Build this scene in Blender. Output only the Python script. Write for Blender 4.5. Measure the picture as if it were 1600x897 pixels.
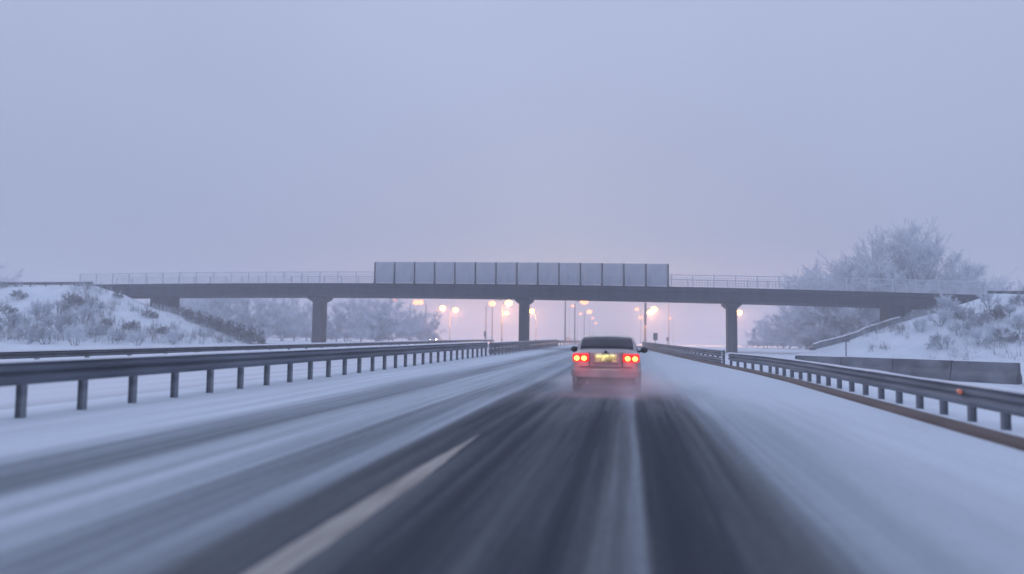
import bpy, math, random
from mathutils import Vector, Matrix, noise

# ------------------------------------------------------------------ scene, camera, light
scene = bpy.context.scene
for o in list(bpy.data.objects):
    bpy.data.objects.remove(o)
COL = scene.collection
R = math.radians

F, CXP, CYP, CAMZ = 1155.0, 800.0, 448.5, 1.45          # focal length in photo pixels, picture centre, eye height
d_c = Vector((185.0, -76.5, -1155.0)).normalized()      # road direction seen from the camera
u_c = Vector((1.0, -0.0122, 0.0)).cross(d_c).normalized()
if u_c.y < 0: u_c = -u_c
r_c = d_c.cross(u_c)
W2C = Matrix((r_c, d_c, u_c)).transposed()
C2W = W2C.transposed()

cam_data = bpy.data.cameras.new('camera')
cam = bpy.data.objects.new('camera', cam_data)
COL.objects.link(cam)
cam.matrix_world = Matrix.Translation((0, 0, CAMZ)) @ C2W.to_4x4()
cam_data.sensor_width = 36.0
cam_data.lens = 36.0 * F / 1600.0
cam_data.clip_start = 0.1
cam_data.clip_end = 3000
cam_data.dof.use_dof = True                              # wide open lens: the near road and rails fall out of focus
cam_data.dof.focus_distance = 34.0
cam_data.dof.aperture_fstop = 0.34
scene.camera = cam

SUN_EL, SUN_AZ = R(5), R(-5)                              # rising ahead of the road, veiled
world = bpy.data.worlds.new('World'); scene.world = world
world.use_nodes = True
wn = world.node_tree; wn.nodes.clear()
w_out = wn.nodes.new('ShaderNodeOutputWorld')
w_bg = wn.nodes.new('ShaderNodeBackground'); w_bg.inputs['Strength'].default_value = 0.1
w_sky = wn.nodes.new('ShaderNodeTexSky'); w_sky.sky_type = 'NISHITA'; w_sky.sun_disc = False
w_sky.sun_elevation = SUN_EL; w_sky.sun_rotation = SUN_AZ
w_sky.air_density = 1.0; w_sky.dust_density = 3.0; w_sky.ozone_density = 4.0
w_mix = wn.nodes.new('ShaderNodeMix'); w_mix.data_type = 'RGBA'
w_mix.inputs['Factor'].default_value = 0.938               # closed cloud cover over the clear sky
w_mix.inputs['B'].default_value = (4.15, 4.68, 6.72, 1)
w_tc = wn.nodes.new('ShaderNodeTexCoord'); w_sep = wn.nodes.new('ShaderNodeSeparateXYZ'); wn.links.new(w_tc.outputs['Generated'], w_sep.inputs[0])
w_cie = wn.nodes.new('ShaderNodeMath'); w_cie.operation = 'MULTIPLY_ADD'; w_cie.use_clamp = False   # an overcast sky is brightest overhead
w_cie.inputs[1].default_value = 0.75; w_cie.inputs[2].default_value = 0.80
w_cl = wn.nodes.new('ShaderNodeClamp'); w_cl.inputs['Min'].default_value = 0.0; wn.links.new(w_sep.outputs['Z'], w_cl.inputs['Value'])
wn.links.new(w_cl.outputs['Result'], w_cie.inputs[0])
w_vm = wn.nodes.new('ShaderNodeVectorMath'); w_vm.operation = 'SCALE'
wn.links.new(w_sky.outputs['Color'], w_mix.inputs['A'])
wn.links.new(w_mix.outputs['Result'], w_vm.inputs[0]); 
w_nz = wn.nodes.new('ShaderNodeTexNoise'); w_nz.inputs['Scale'].default_value = 2.2; w_nz.inputs['Detail'].default_value = 4.0   # faint cloud structure
wn.links.new(w_tc.outputs['Generated'], w_nz.inputs['Vector'])
w_nm = wn.nodes.new('ShaderNodeMath'); w_nm.operation = 'MULTIPLY_ADD'; w_nm.inputs[1].default_value = 0.16; w_nm.inputs[2].default_value = 0.92; wn.links.new(w_nz.outputs['Fac'], w_nm.inputs[0])
w_mm = wn.nodes.new('ShaderNodeMath'); w_mm.operation = 'MULTIPLY'; wn.links.new(w_nm.outputs[0], w_mm.inputs[0]); wn.links.new(w_cie.outputs[0], w_mm.inputs[1])
wn.links.new(w_mm.outputs[0], w_vm.inputs['Scale'])
wn.links.new(w_vm.outputs[0], w_bg.inputs['Color'])
wn.links.new(w_bg.outputs['Background'], w_out.inputs['Surface'])

sun_d = bpy.data.lights.new('sun', 'SUN'); sun_d.energy = 0.5; sun_d.angle = R(30); sun_d.color = (1.0, 0.96, 0.93)
sun = bpy.data.objects.new('sun', sun_d); COL.objects.link(sun)
sd = Vector((math.sin(SUN_AZ) * math.cos(SUN_EL), math.cos(SUN_AZ) * math.cos(SUN_EL), math.sin(SUN_EL)))
sun.rotation_euler = sd.to_track_quat('Z', 'Y').to_euler()

scene.view_settings.view_transform = 'Standard'
scene.view_settings.look = 'None'
scene.view_settings.gamma = 1.0
scene.view_settings.exposure = 0.0
scene.render.engine = 'CYCLES'
cy = scene.cycles
cy.use_denoising = True
cy.max_bounces = 8; cy.diffuse_bounces = 3; cy.glossy_bounces = 3; cy.volume_bounces = 3
cy.transparent_max_bounces = 16
cy.sample_clamp_indirect = 6.0
HAZE_DENSITY = 0.0036

# ------------------------------------------------------------------ helpers
def at(px, py, Y):
    """the point of the plane at distance Y that the photo pixel shows"""
    v = C2W @ Vector((px - CXP, CYP - py, -F))
    t = Y / v.y
    return Vector((v.x * t, Y, CAMZ + v.z * t))

def lerp(a, b, t): return a + (b - a) * t
def sstep(a, b, x):
    t = max(0.0, min(1.0, (x - a) / (b - a))); return t * t * (3 - 2 * t)
def interp(tab, x):
    if x <= tab[0][0]: return tab[0][1]
    for (x0, y0), (x1, y1) in zip(tab, tab[1:]):
        if x <= x1: return lerp(y0, y1, (x - x0) / (x1 - x0))
    return tab[-1][1]

class MB:
    def __init__(s): s.v, s.f = [], []
    def quad(s, *p):
        n = len(s.v); s.v += [tuple(q) for q in p]; s.f.append(tuple(range(n, n + len(p))))
    def box(s, c, size, rz=0.0, taper=1.0):
        n = len(s.v); cx, cy_, cz = c; a, b, h = size[0] / 2, size[1] / 2, size[2] / 2
        cr, sr = math.cos(rz), math.sin(rz)
        for dz in (-1, 1):
            k = taper if dz > 0 else 1.0
            for sx, sy in ((-1, -1), (1, -1), (1, 1), (-1, 1)):
                x, y = sx * a * k, sy * b * k
                s.v.append((cx + x * cr - y * sr, cy_ + x * sr + y * cr, cz + dz * h))
        s.f += [(n+3, n+2, n+1, n), (n+4, n+5, n+6, n+7), (n, n+1, n+5, n+4), (n+1, n+2, n+6, n+5), (n+2, n+3, n+7, n+6), (n+3, n, n+4, n+7)]
    def tube(s, pts, rads, n=8, caps=True):
        base = len(s.v); m = len(pts); pts = [Vector(p) for p in pts]
        if not hasattr(rads, '__len__'): rads = [rads] * m
        for i, p in enumerate(pts):
            t = (pts[min(i + 1, m - 1)] - pts[max(i - 1, 0)])
            t = t.normalized() if t.length > 1e-9 else Vector((0, 0, 1))
            ref = Vector((0, 0, 1)) if abs(t.z) < 0.9 else Vector((1, 0, 0))
            a = t.cross(ref).normalized(); b = t.cross(a)
            for k in range(n):
                an = 2 * math.pi * k / n
                s.v.append(tuple(p + (a * math.cos(an) + b * math.sin(an)) * rads[i]))
        for i in range(m - 1):
            for k in range(n):
                k2 = (k + 1) % n
                s.f.append((base + i*n + k, base + i*n + k2, base + (i+1)*n + k2, base + (i+1)*n + k))
        if caps:
            s.f.append(tuple(base + k for k in range(n))[::-1]); s.f.append(tuple(base + (m-1)*n + k for k in range(n)))
    def sweep(s, path, prof, closed=True):
        """profile (right-hand offset, up) carried along a path in plan; path points (x, y, z)"""
        base = len(s.v); m, n = len(path), 0
        for i, p in enumerate(path):
            a, b = path[max(i-1, 0)], path[min(i+1, m-1)]
            tx, ty = b[0]-a[0], b[1]-a[1]; l = math.hypot(tx, ty); tx /= l; ty /= l
            pr = prof(i) if callable(prof) else prof
            n = len(pr)
            for (o, z) in pr: s.v.append((p[0] + ty * o, p[1] - tx * o, p[2] + z))
        kk = n if closed else n - 1
        for i in range(m - 1):
            for k in range(kk):
                k2 = (k + 1) % n
                s.f.append((base + i*n + k, base + (i+1)*n + k, base + (i+1)*n + k2, base + i*n + k2))
        if closed:
            s.f.append(tuple(base + k for k in range(n))); s.f.append(tuple(base + (m-1)*n + k for k in range(n))[::-1])
    def ellipsoid(s, c, r, nu=14, nv=8):
        base = len(s.v)
        for j in range(1, nv):
            th = math.pi * j / nv
            for i in range(nu):
                ph = 2 * math.pi * i / nu
                s.v.append((c[0] + r[0]*math.sin(th)*math.cos(ph), c[1] + r[1]*math.sin(th)*math.sin(ph), c[2] + r[2]*math.cos(th)))
        top = len(s.v); s.v.append((c[0], c[1], c[2] + r[2])); bot = top + 1; s.v.append((c[0], c[1], c[2] - r[2]))
        for i in range(nu):
            i2 = (i + 1) % nu
            s.f.append((top, base + i, base + i2)); e = base + (nv - 2) * nu; s.f.append((bot, e + i2, e + i))
            for j in range(nv - 2): s.f.append((base + j*nu + i, base + (j+1)*nu + i, base + (j+1)*nu + i2, base + j*nu + i2))
    def build(s, name, mat, parent=None, smooth=False, loc=None):
        me = bpy.data.meshes.new(name); me.from_pydata(s.v, [], s.f); me.update()
        if smooth: me.polygons.foreach_set('use_smooth', [True] * len(me.polygons))
        o = bpy.data.objects.new(name, me); COL.objects.link(o)
        if mat: me.materials.append(mat)
        if parent: o.parent = parent
        if loc is not None: o.location = loc
        return o

def tag(o, label=None, cat=None, group=None, kind=None):
    if label: o['label'] = label
    if cat: o['category'] = cat
    if group: o['group'] = group
    if kind: o['kind'] = kind
    return o
def empty(name, loc=(0, 0, 0), rz=0.0):
    o = bpy.data.objects.new(name, None); COL.objects.link(o); o.location = loc; o.rotation_euler = (0, 0, rz); return o
def copy_tree(o, parent=None):
    c = o.copy(); COL.objects.link(c)
    if parent: c.parent = parent
    for ch in list(o.children): copy_tree(ch, c)
    return c
def bevel(o, w=0.02, seg=2):
    m = o.modifiers.new('bevel', 'BEVEL'); m.width = w; m.segments = seg; m.limit_method = 'ANGLE'; return o

# ------------------------------------------------------------------ materials
def mat_new(name):
    m = bpy.data.materials.new(name); m.use_nodes = True
    return m, m.node_tree, m.node_tree.nodes['Principled BSDF']
def N(nt, t, **kw):
    n = nt.nodes.new(t)
    for k, v in kw.items(): setattr(n, k, v)
    return n
def noisy(name, c1, c2, scale=3.0, rough=0.8, metal=0.0, detail=5.0, bump=0.0, lo=0.35, hi=0.65, stretch=(1, 1, 1), bscale=None):
    m, nt, p = mat_new(name); L = nt.links.new
    tc = N(nt, 'ShaderNodeTexCoord'); mp = N(nt, 'ShaderNodeMapping'); mp.inputs['Scale'].default_value = stretch
    L(tc.outputs['Object'], mp.inputs['Vector'])
    nz = N(nt, 'ShaderNodeTexNoise'); nz.inputs['Scale'].default_value = scale; nz.inputs['Detail'].default_value = detail
    L(mp.outputs['Vector'], nz.inputs['Vector'])
    cr = N(nt, 'ShaderNodeValToRGB'); cr.color_ramp.elements[0].position = lo; cr.color_ramp.elements[1].position = hi
    cr.color_ramp.elements[0].color = (*c1, 1); cr.color_ramp.elements[1].color = (*c2, 1)
    L(nz.outputs['Fac'], cr.inputs['Fac']); L(cr.outputs['Color'], p.inputs['Base Color'])
    p.inputs['Roughness'].default_value = rough; p.inputs['Metallic'].default_value = metal
    if bump:
        b = N(nt, 'ShaderNodeBump'); b.inputs['Strength'].default_value = bump; b.inputs['Distance'].default_value = 0.05
        nb = N(nt, 'ShaderNodeTexNoise'); nb.inputs['Scale'].default_value = bscale or scale * 4; nb.inputs['Detail'].default_value = 6
        L(mp.outputs['Vector'], nb.inputs['Vector']); L(nb.outputs['Fac'], b.inputs['Height']); L(b.outputs['Normal'], p.inputs['Normal'])
    return m
def emit(name, col, strength):
    m, nt, p = mat_new(name)
    p.inputs['Base Color'].default_value = (*[min(1, c) for c in col], 1)
    p.inputs['Emission Color'].default_value = (*col, 1); p.inputs['Emission Strength'].default_value = strength
    p.inputs['Roughness'].default_value = 0.3
    m.cycles.emission_sampling = 'NONE'
    return m

M_SNOW = noisy('snow', (0.68, 0.755, 0.815), (0.80, 0.865, 0.92), scale=0.6, rough=0.95, bump=0.6, bscale=3.0)
M_SNOWCAP = noisy('snow_cap', (0.74, 0.77, 0.82), (0.84, 0.86, 0.9), scale=2.0, rough=0.95, bump=0.4)
M_GALV = noisy('galvanised_steel', (0.062, 0.080, 0.110), (0.15, 0.175, 0.22), scale=1.3, rough=0.6, metal=0.2, stretch=(1, 0.25, 2.5))
M_GALV3 = noisy('frosty_steel', (0.13, 0.15, 0.18), (0.26, 0.285, 0.325), scale=1.4, rough=0.65, metal=0.15, stretch=(1, 0.25, 2.5))
M_GALV2 = noisy('weathered_steel', (0.045, 0.055, 0.072), (0.10, 0.115, 0.14), scale=1.6, rough=0.6, metal=0.3)
M_CONC = noisy('deck_concrete', (0.020, 0.024, 0.039), (0.056, 0.063, 0.086), scale=0.6, rough=0.85, bump=0.2, stretch=(2.4, 1, 0.35), lo=0.3, hi=0.7)
M_CONC2 = noisy('pier_concrete', (0.058, 0.062, 0.076), (0.10, 0.103, 0.114), scale=0.9, rough=0.85, bump=0.2, stretch=(2.0, 2.0, 0.35))
M_WALL = noisy('dark_concrete', (0.11, 0.115, 0.13), (0.24, 0.25, 0.275), scale=1.1, rough=0.9, bump=0.3)
M_KERB = noisy('muddy_kerb', (0.085, 0.058, 0.048), (0.15, 0.105, 0.09), scale=2.5, rough=0.85, bump=0.4, stretch=(1, 0.12, 1))
M_SCREEN = noisy('screen_panel', (0.29, 0.36, 0.45), (0.40, 0.47, 0.57), scale=0.9, rough=0.5)
M_SCREEN.node_tree.nodes['Principled BSDF'].inputs['Alpha'].default_value = 0.55     # milky acrylic
M_DARKSTEEL = noisy('dark_steel', (0.03, 0.033, 0.04), (0.05, 0.054, 0.062), scale=2, rough=0.6, metal=0.2)
M_FROSTRAIL = noisy('frosted_rail', (0.55, 0.59, 0.64), (0.72, 0.76, 0.81), scale=2, rough=0.8)
M_POLE = noisy('lamp_pole_steel', (0.06, 0.063, 0.07), (0.10, 0.104, 0.112), scale=2, rough=0.55, metal=0.3)
M_BARK = noisy('frosted_bark', (0.16, 0.165, 0.18), (0.42, 0.44, 0.48), scale=2.5, rough=0.95, bump=0.5)
M_TWIG = noisy('frosted_twigs', (0.58, 0.63, 0.70), (0.78, 0.82, 0.88), scale=0.5, rough=0.95)
M_TWIG_D = noisy('dark_twigs', (0.10, 0.10, 0.11), (0.36, 0.38, 0.41), scale=0.7, rough=0.95)
M_TWIG_W = noisy('white_frosted_twigs', (0.58, 0.62, 0.67), (0.74, 0.78, 0.83), scale=0.6, rough=0.95)
M_TWIG_M = noisy('half_frosted_twigs', (0.36, 0.39, 0.44), (0.68, 0.72, 0.78), scale=0.6, rough=0.95)

# ------------------------------------------------------------------ ground plan
def g(y): return -0.0075 * max(0.0, y - 100.0) if y < 260 else -1.2       # beyond the bridge the road falls away
EDGE = [(-40, 5.1), (26, 5.1), (33, 4.8), (41, 4.15), (56, 3.15), (71, 2.25), (92, 1.2), (115, 0.9), (420, 0.9)]
def edge(y): return interp(EDGE, y)
Y0, Y1 = 75.0, 81.6                                                       # bridge faces
def bank_height(x, y):
    dy = max(0.0, (Y0 - 1.5 - y) / 2.1, (y - Y1 - 0.5) / 1.4)
    k = max(0.0, y - 72.0)
    hR = 5.75 - math.hypot(max(0.0, 32.2 + 0.3 * k - x) / 2.95, dy)
    hL = 6.2 - math.hypot(max(0.0, x + 57.5 + 0.6 * k) / 3.05, dy)
    return max(0.0, hR, hL)
def ground_z(x, y):
    z = g(y)
    e = edge(y)
    if x > e + 1.0: z += lerp(-0.05, -0.10, sstep(e + 1, e + 3, x)) + 0.10 * noise.noise((x * 0.35, y * 0.35, 1.7)) * sstep(e + 2, e + 6, x)
    elif x >= -9.9: z += -0.03
    elif x > -11.3: z += 0.012
    elif x > -19.45: z += -0.03
    else: z += 0.02 + 0.10 * noise.noise((x * 0.3, y * 0.3, 4.1)) * sstep(-19.5, -24, x)
    b = bank_height(x, y)
    if b > 0: z += b + (0.22 * noise.noise((x * 0.28, y * 0.28, 9.0)) + 0.10 * noise.noise((x * 0.9, y * 0.9, 3.0))) * min(1, b)
    return z

def axis(parts):
    out = []
    for a, b, st in parts:
        n = max(1, round((b - a) / st)); out += [a + (b - a) * i / n for i in range(n)]
    out.append(parts[-1][1]); return out
xs = axis([(-690, -130, 40), (-130, -20.0, 1.0), (-20.0, -19.4, 0.6), (-19.4, -11.3, 2.7), (-11.3, -9.9, 0.35), (-9.9, 6.1, 2.0), (6.1, 70, 1.0), (70, 130, 3), (130, 690, 40)])
ys = axis([(-40, 6, 4), (6, 50, 1.2), (50, 110, 0.9), (110, 160, 5), (160, 420, 20), (420, 700, 40)])
gm = MB()
for y in ys:
    for x in xs: gm.v.append((x, y, ground_z(x, y)))
nx = len(xs)
for j in range(len(ys) - 1):
    for i in range(nx - 1): gm.f.append((j*nx + i, j*nx + i + 1, (j+1)*nx + i + 1, (j+1)*nx + i))
tag(gm.build('snow_ground', M_SNOW, smooth=True), kind='structure')

# ------------------------------------------------------------------ road: snow cover laid in wheel tracks
def road_material():
    m, nt, p = mat_new('snowy_asphalt'); L = nt.links.new
    geo = N(nt, 'ShaderNodeNewGeometry'); sep = N(nt, 'ShaderNodeSeparateXYZ'); L(geo.outputs['Position'], sep.inputs[0])
    def math_(op, a, b=None, c=None):
        n = N(nt, 'ShaderNodeMath', operation=op)
        for i, q in enumerate((a, b, c)):
            if q is None: continue
            if isinstance(q, (int, float)): n.inputs[i].default_value = q
            else: L(q, n.inputs[i])
        return n.outputs[0]
    def nz(scale, sx, sy, detail=4.0, off=0.0):
        mp = N(nt, 'ShaderNodeMapping'); mp.inputs['Scale'].default_value = (sx, sy, 1); mp.inputs['Location'].default_value = (off, off, 0)
        L(geo.outputs['Position'], mp.inputs['Vector'])
        n = N(nt, 'ShaderNodeTexNoise'); n.inputs['Scale'].default_value = scale; n.inputs['Detail'].default_value = detail
        L(mp.outputs['Vector'], n.inputs['Vector']); return n.outputs['Fac']
    X, Y = sep.outputs['X'], sep.outputs['Y']
    wob = math_('MULTIPLY', math_('SUBTRACT', nz(1.0, 0.25, 0.06, 2.0), 0.5), 0.34)
    xw = math_('ADD', X, wob)
    t = math_('DIVIDE', math_('ADD', xw, 10.5), 16.0)
    cr = N(nt, 'ShaderNodeValToRGB'); cr.color_ramp.interpolation = 'LINEAR'
    # lateral place (m) -> how much snow lies there (0 bare asphalt, 1 full)
    stops = [(-10.5, .97), (-7.2, .93), (-6.55, .64), (-6.0, .46), (-5.6, .50), (-5.2, .72), (-4.5, .74), (-4.05, .66), (-3.78, .50), (-3.35, .50), (-3.1, .61), (-2.92, .58),
             (-2.72, .20), (-2.35, .20), (-2.2, .18), (-1.75, .17), (-1.45, .10), (-1.05, .21), (-.8, .18), (-.55, .05), (-.44, .20), (-.27, .25), (-.17, .37), (.09, .41),
             (.14, .08), (.68, .11), (.82, .22), (1.2, .29), (1.5, .58), (2.5, .78), (4.2, .93), (5.5, .97)]
    el = cr.color_ramp.elements
    while len(el) < len(stops): el.new(0.5)
    for e_, (x, v) in zip(el, stops):
        e_.position = (x + 10.5) / 16.0; e_.color = (v, v, v, 1)
    L(t, cr.inputs['Fac'])
    streak = math_('SUBTRACT', nz(1.0, 7.0, 0.10, 5.0, 3.0), 0.5)
    fine = math_('SUBTRACT', nz(1.0, 26.0, 0.7, 4.0, 9.0), 0.5)
    patch = math_('SUBTRACT', nz(1.0, 0.9, 0.12, 3.0, 21.0), 0.5)
    grain = math_('SUBTRACT', nz(14.0, 1.0, 0.35, 4.0, 5.0), 0.5)
    calm = N(nt, 'ShaderNodeMapRange'); calm.inputs['From Min'].default_value = 0.9; calm.inputs['From Max'].default_value = 2.0; calm.inputs['To Min'].default_value = 1.0; calm.inputs['To Max'].default_value = 0.30; L(X, calm.inputs['Value'])
    streak = math_('MULTIPLY', streak, calm.outputs['Result']); fine = math_('MULTIPLY', fine, calm.outputs['Result'])
    cov = math_('ADD', cr.outputs['Color'], math_('MULTIPLY', streak, 0.48))
    cov = math_('ADD', cov, math_('MULTIPLY', fine, 0.16))
    cov = math_('ADD', cov, math_('MULTIPLY', patch, 0.20))
    cov = math_('ADD', cov, math_('MULTIPLY', grain, 0.12))
    broad = math_('SUBTRACT', nz(1.0, 2.6, 0.05, 2.0, 40.0), 0.5)
    cov = math_('ADD', cov, math_('MULTIPLY', math_('MULTIPLY', broad, calm.outputs['Result']), 0.30))
    mr = N(nt, 'ShaderNodeMapRange'); mr.inputs['From Min'].default_value = 12.0; mr.inputs['From Max'].default_value = 26.0; mr.inputs['To Max'].default_value = 1.0
    mr.interpolation_type = 'SMOOTHSTEP'; L(math_('ADD', Y, math_('MULTIPLY', patch, 9.0)), mr.inputs['Value'])
    lane = N(nt, 'ShaderNodeMapRange'); lane.inputs['From Min'].default_value = -3.2; lane.inputs['From Max'].default_value = -1.6; lane.inputs['To Min'].default_value = 0.22; lane.inputs['To Max'].default_value = 0.80; L(X, lane.inputs['Value'])
    fade = math_('MULTIPLY', mr.outputs['Result'], lane.outputs['Result'])
    mixf = N(nt, 'ShaderNodeMix'); mixf.data_type = 'FLOAT'
    L(fade, mixf.inputs['Factor']); L(cov, mixf.inputs['A']); mixf.inputs['B'].default_value = 0.95
    c2 = N(nt, 'ShaderNodeValToRGB'); e2 = c2.color_ramp.elements
    cols = [(0.0, (.056, .064, .076)), (0.12, (.074, .083, .095)), (0.32, (.150, .162, .176)), (0.52, (.265, .298, .325)), (0.75, (.465, .52, .565)), (1.0, (.71, .785, .84))]
    while len(e2) < len(cols): e2.new(0.5)
    for e_, (pos, c) in zip(e2, cols): e_.position = pos; e_.color = (*c, 1)
    L(mixf.outputs['Result'], c2.inputs['Fac']); L(c2.outputs['Color'], p.inputs['Base Color'])
    rr = N(nt, 'ShaderNodeMapRange'); rr.inputs['To Min'].default_value = 0.55; rr.inputs['To Max'].default_value = 0.95
    L(mixf.outputs['Result'], rr.inputs['Value']); L(rr.outputs['Result'], p.inputs['Roughness']); p.inputs['Specular IOR Level'].default_value = 0.0
    bp = N(nt, 'ShaderNodeBump'); bp.inputs['Strength'].default_value = 0.5; bp.inputs['Distance'].default_value = 0.03
    L(math_('ADD', cov, math_('MULTIPLY', grain, 0.5)), bp.inputs['Height']); L(bp.outputs['Normal'], p.inputs['Normal'])
    return m
M_ROAD = road_material()
rys = axis([(-40, 130, 3.0), (130, 420, 15)])
rm = MB()
for i, y in enumerate(rys):
    rm.v += [(-10.2, y, g(y)), (edge(y), y, g(y))]
    if i: n = 2 * i; rm.f.append((n - 2, n - 1, n + 1, n))
tag(rm.build('road', M_ROAD), kind='structure')
M_ROAD2 = noisy('snowy_opposite_road', (0.60, 0.63, 0.67), (0.78, 0.82, 0.87), scale=0.5, rough=0.95, stretch=(2.2, 0.05, 1))
om = MB()
for i, y in enumerate(rys):
    om.v += [(-19.4, y, g(y)), (-11.0, y, g(y))]
    if i: n = 2 * i; om.f.append((n - 2, n - 1, n + 1, n))
tag(om.build('opposite_road', M_ROAD2), kind='structure')

# worn lane line showing through the slush
def line_material():
    m, nt, p = mat_new('worn_line_paint'); L = nt.links.new
    tc = N(nt, 'ShaderNodeTexCoord'); mp = N(nt, 'ShaderNodeMapping'); mp.inputs['Scale'].default_value = (9, 0.5, 1); L(tc.outputs['Object'], mp.inputs['Vector'])
    nz = N(nt, 'ShaderNodeTexNoise'); nz.inputs['Scale'].default_value = 1.6; nz.inputs['Detail'].default_value = 6; L(mp.outputs['Vector'], nz.inputs['Vector'])
    cr = N(nt, 'ShaderNodeValToRGB'); cr.color_ramp.elements[0].position = 0.3; cr.color_ramp.elements[1].position = 0.6
    cr.color_ramp.elements[0].color = (0.20, 0.19, 0.17, 1); cr.color_ramp.elements[1].color = (0.40, 0.385, 0.34, 1)
    L(nz.outputs['Fac'], cr.inputs['Fac']); L(cr.outputs['Color'], p.inputs['Base Color']); p.inputs['Roughness'].default_value = 0.8
    return m
lm = MB()
ln = 60
for i in range(ln + 1):
    y = 1.0 + 9.6 * i / ln
    w = 0.125 * (1.0 if y < 7.2 else max(0.05, 1 - (y - 7.2) / 3.4))
    j1, j2 = 0.012 * noise.noise((0, y * 3, 0)), 0.012 * noise.noise((5, y * 3, 0))
    lm.v += [(-2.155 - w + j1, y, 0.004), (-2.155 + w + j2, y, 0.004)]
    if i: n = 2 * i; lm.f.append((n - 2, n - 1, n + 1, n))
tag(lm.build('lane_line', line_material()), kind='structure')

# kerb with meltwater mud on the right
km = MB()
kp = [(edge(y) + 0.19, y, g(y)) for y in axis([(-10, 60, 1.5), (60, 110, 5)])]
def kprof(i):
    w = 0.02 * noise.noise((i * 0.7, 3, 0)); fade = 1.0
    return [(-0.19, -0.2), (-0.19 + w, 0.0), (-0.15 + w, 0.055), (0.19 + w, 0.085), (0.21, -0.2)]
km.sweep(kp, kprof)
tag(km.build('kerb', M_KERB), kind='structure')

# ------------------------------------------------------------------ guard rails
def wprof(h, s, x0=0.0):
    k = h / 0.31
    f = [(0, 0), (0, .025), (.08, .075), (.08, .11), (.005, .155), (.08, .20), (.08, .235), (0, .285), (0, .31)]
    return [(x0 + s * a, b * k) for a, b in f] + [(x0 + s * (a - 0.022), b * k) for a, b in reversed(f)]
def dense(pts, step=1.35):
    """resample a plan polyline evenly"""
    out = [Vector(pts[0])]; need = step
    for a, b in zip(pts, pts[1:]):
        a, b = Vector(a), Vector(b); L_ = (b - a).length; t = need
        while t <= L_: out.append(a.lerp(b, t / L_)); t += step
        need = t - L_
    return out
def capprof(w, h, seed, x0=0.0):
    def f(i):
        hh = h * (0.75 + 0.5 * noise.noise((i * 0.45, seed, 0.3))) ; ww = w * (0.9 + 0.25 * noise.noise((i * 0.6, seed + 5, 0.3)))
        return [(x0 + ww * a, hh * b - 0.004) for a, b in ((-.5, 0), (-.46, .5), (-.25, .95), (.05, 1.0), (.33, .8), (.5, .3), (.5, 0))]
    return f
def guardrail(label, plan, beams, post_top, sides, mat, group=None, step=1.35, cap=(0.16, 0.05), post_w=0.12, seed=1, name='guardrail', posts=True):
    pts = dense([(x, y, 0) for x, y in plan], step)
    pts = [Vector((p.x, p.y, g(p.y))) for p in pts]
    o0 = pts[0]; root = empty(name, o0)
    rel = [p - o0 for p in pts]
    tag(root, label, 'guardrail', group)
    for (z0, h) in beams:
        for s in sides:
            mb = MB(); mb.sweep([(p.x, p.y, p.z + z0) for p in rel], wprof(h, s, s * 0.07)); mb.build('beam', mat, root)
    ztop = max(z0 + h for z0, h in beams)
    if cap:
        x0 = sum(sides) / len(sides) * 0.08
        mb = MB(); mb.sweep([(p.x, p.y, p.z + ztop) for p in rel], capprof(cap[0], cap[1], seed, x0)); mb.build('snow_cap', M_SNOWCAP, root, smooth=True)
    pr = None
    for i, p in enumerate(rel[:100] if posts else []):
        if pr is None:
            mb = MB(); h = post_top + 0.35
            mb.box((0, 0, post_top - h / 2), (0.012, post_w, h)); mb.box((0.03, post_w / 2 - .006, post_top - h / 2 - .004), (0.048, .012, h)); mb.box((0.03, -post_w / 2 + .006, post_top - h / 2 - .004), (0.048, .012, h))
            mb.box((-0.03, post_w / 2 - .006, post_top - h / 2 - .004), (0.048, .012, h)); mb.box((-0.03, -post_w / 2 + .006, post_top - h / 2 - .004), (0.048, .012, h))
            pr = mb.build('post', M_GALV3, root)
        else:
            pr = pr.copy(); COL.objects.link(pr); pr.parent = root
        pr.location = p; pr.rotation_euler = (0, 0, R(90) + 0.03 * noise.noise((i, seed, 0)))
    return root
# nearest edge of the median, double-sided
guardrail('grey double-sided guardrail along the median left of the road, snow on its rail', [(-9.85, 3.96), (-9.6, 30), (-9.5, 49.5)],
          [(0.54, 0.37)], 0.91, (1, -1), M_GALV, step=1.35, cap=(0.30, 0.06), seed=2)
guardrail('tall two-beam guardrail section shielding the middle bridge pier', [(-9.5, 50.2), (-9.5, 97.0)],
          [(0.10, 0.34), (0.52, 0.34)], 0.90, (1, -1), M_GALV, step=1.6, cap=(0.24, 0.04), seed=3)
guardrail('distant median guardrail beyond the bridge, left of the car ahead', [(-9.5, 98.0), (-9.9, 190.0)],
          [(0.42, 0.34)], 0.78, (1, -1), M_GALV, step=4.0, cap=(0.2, 0.05), seed=4)
guardrail('thin dark guardrail on the far side of the opposite road, below the bushy bank', [(-20.3, 6), (-20.3, 110.0)],
          [(0.44, 0.24)], 0.68, (1,), M_GALV2, step=2.4, cap=(0.24, 0.12), seed=5)
# right verge
RR = [(6.2, 5.0), (6.1, 27.5), (5.9, 33), (4.98, 39.7)]
guardrail('low grey guardrail on the right verge with an orange reflector, beside the muddy kerb', RR, [(0.25, 0.38)], 0.63, (-1,), M_GALV3, step=1.22, cap=(0.22, 0.055), seed=6)
RT = [(edge(y) + 0.62, y) for y in (40.2, 43, 46, 51, 56, 61, 66, 71, 80, 92, 104)]
guardrail('tall two-beam guardrail section in front of the right bridge pier', RT, [(0.04, 0.32), (0.42, 0.32)], 0.76, (-1,), M_GALV3, step=1.6, cap=(0.2, 0.03), seed=7)
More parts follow.
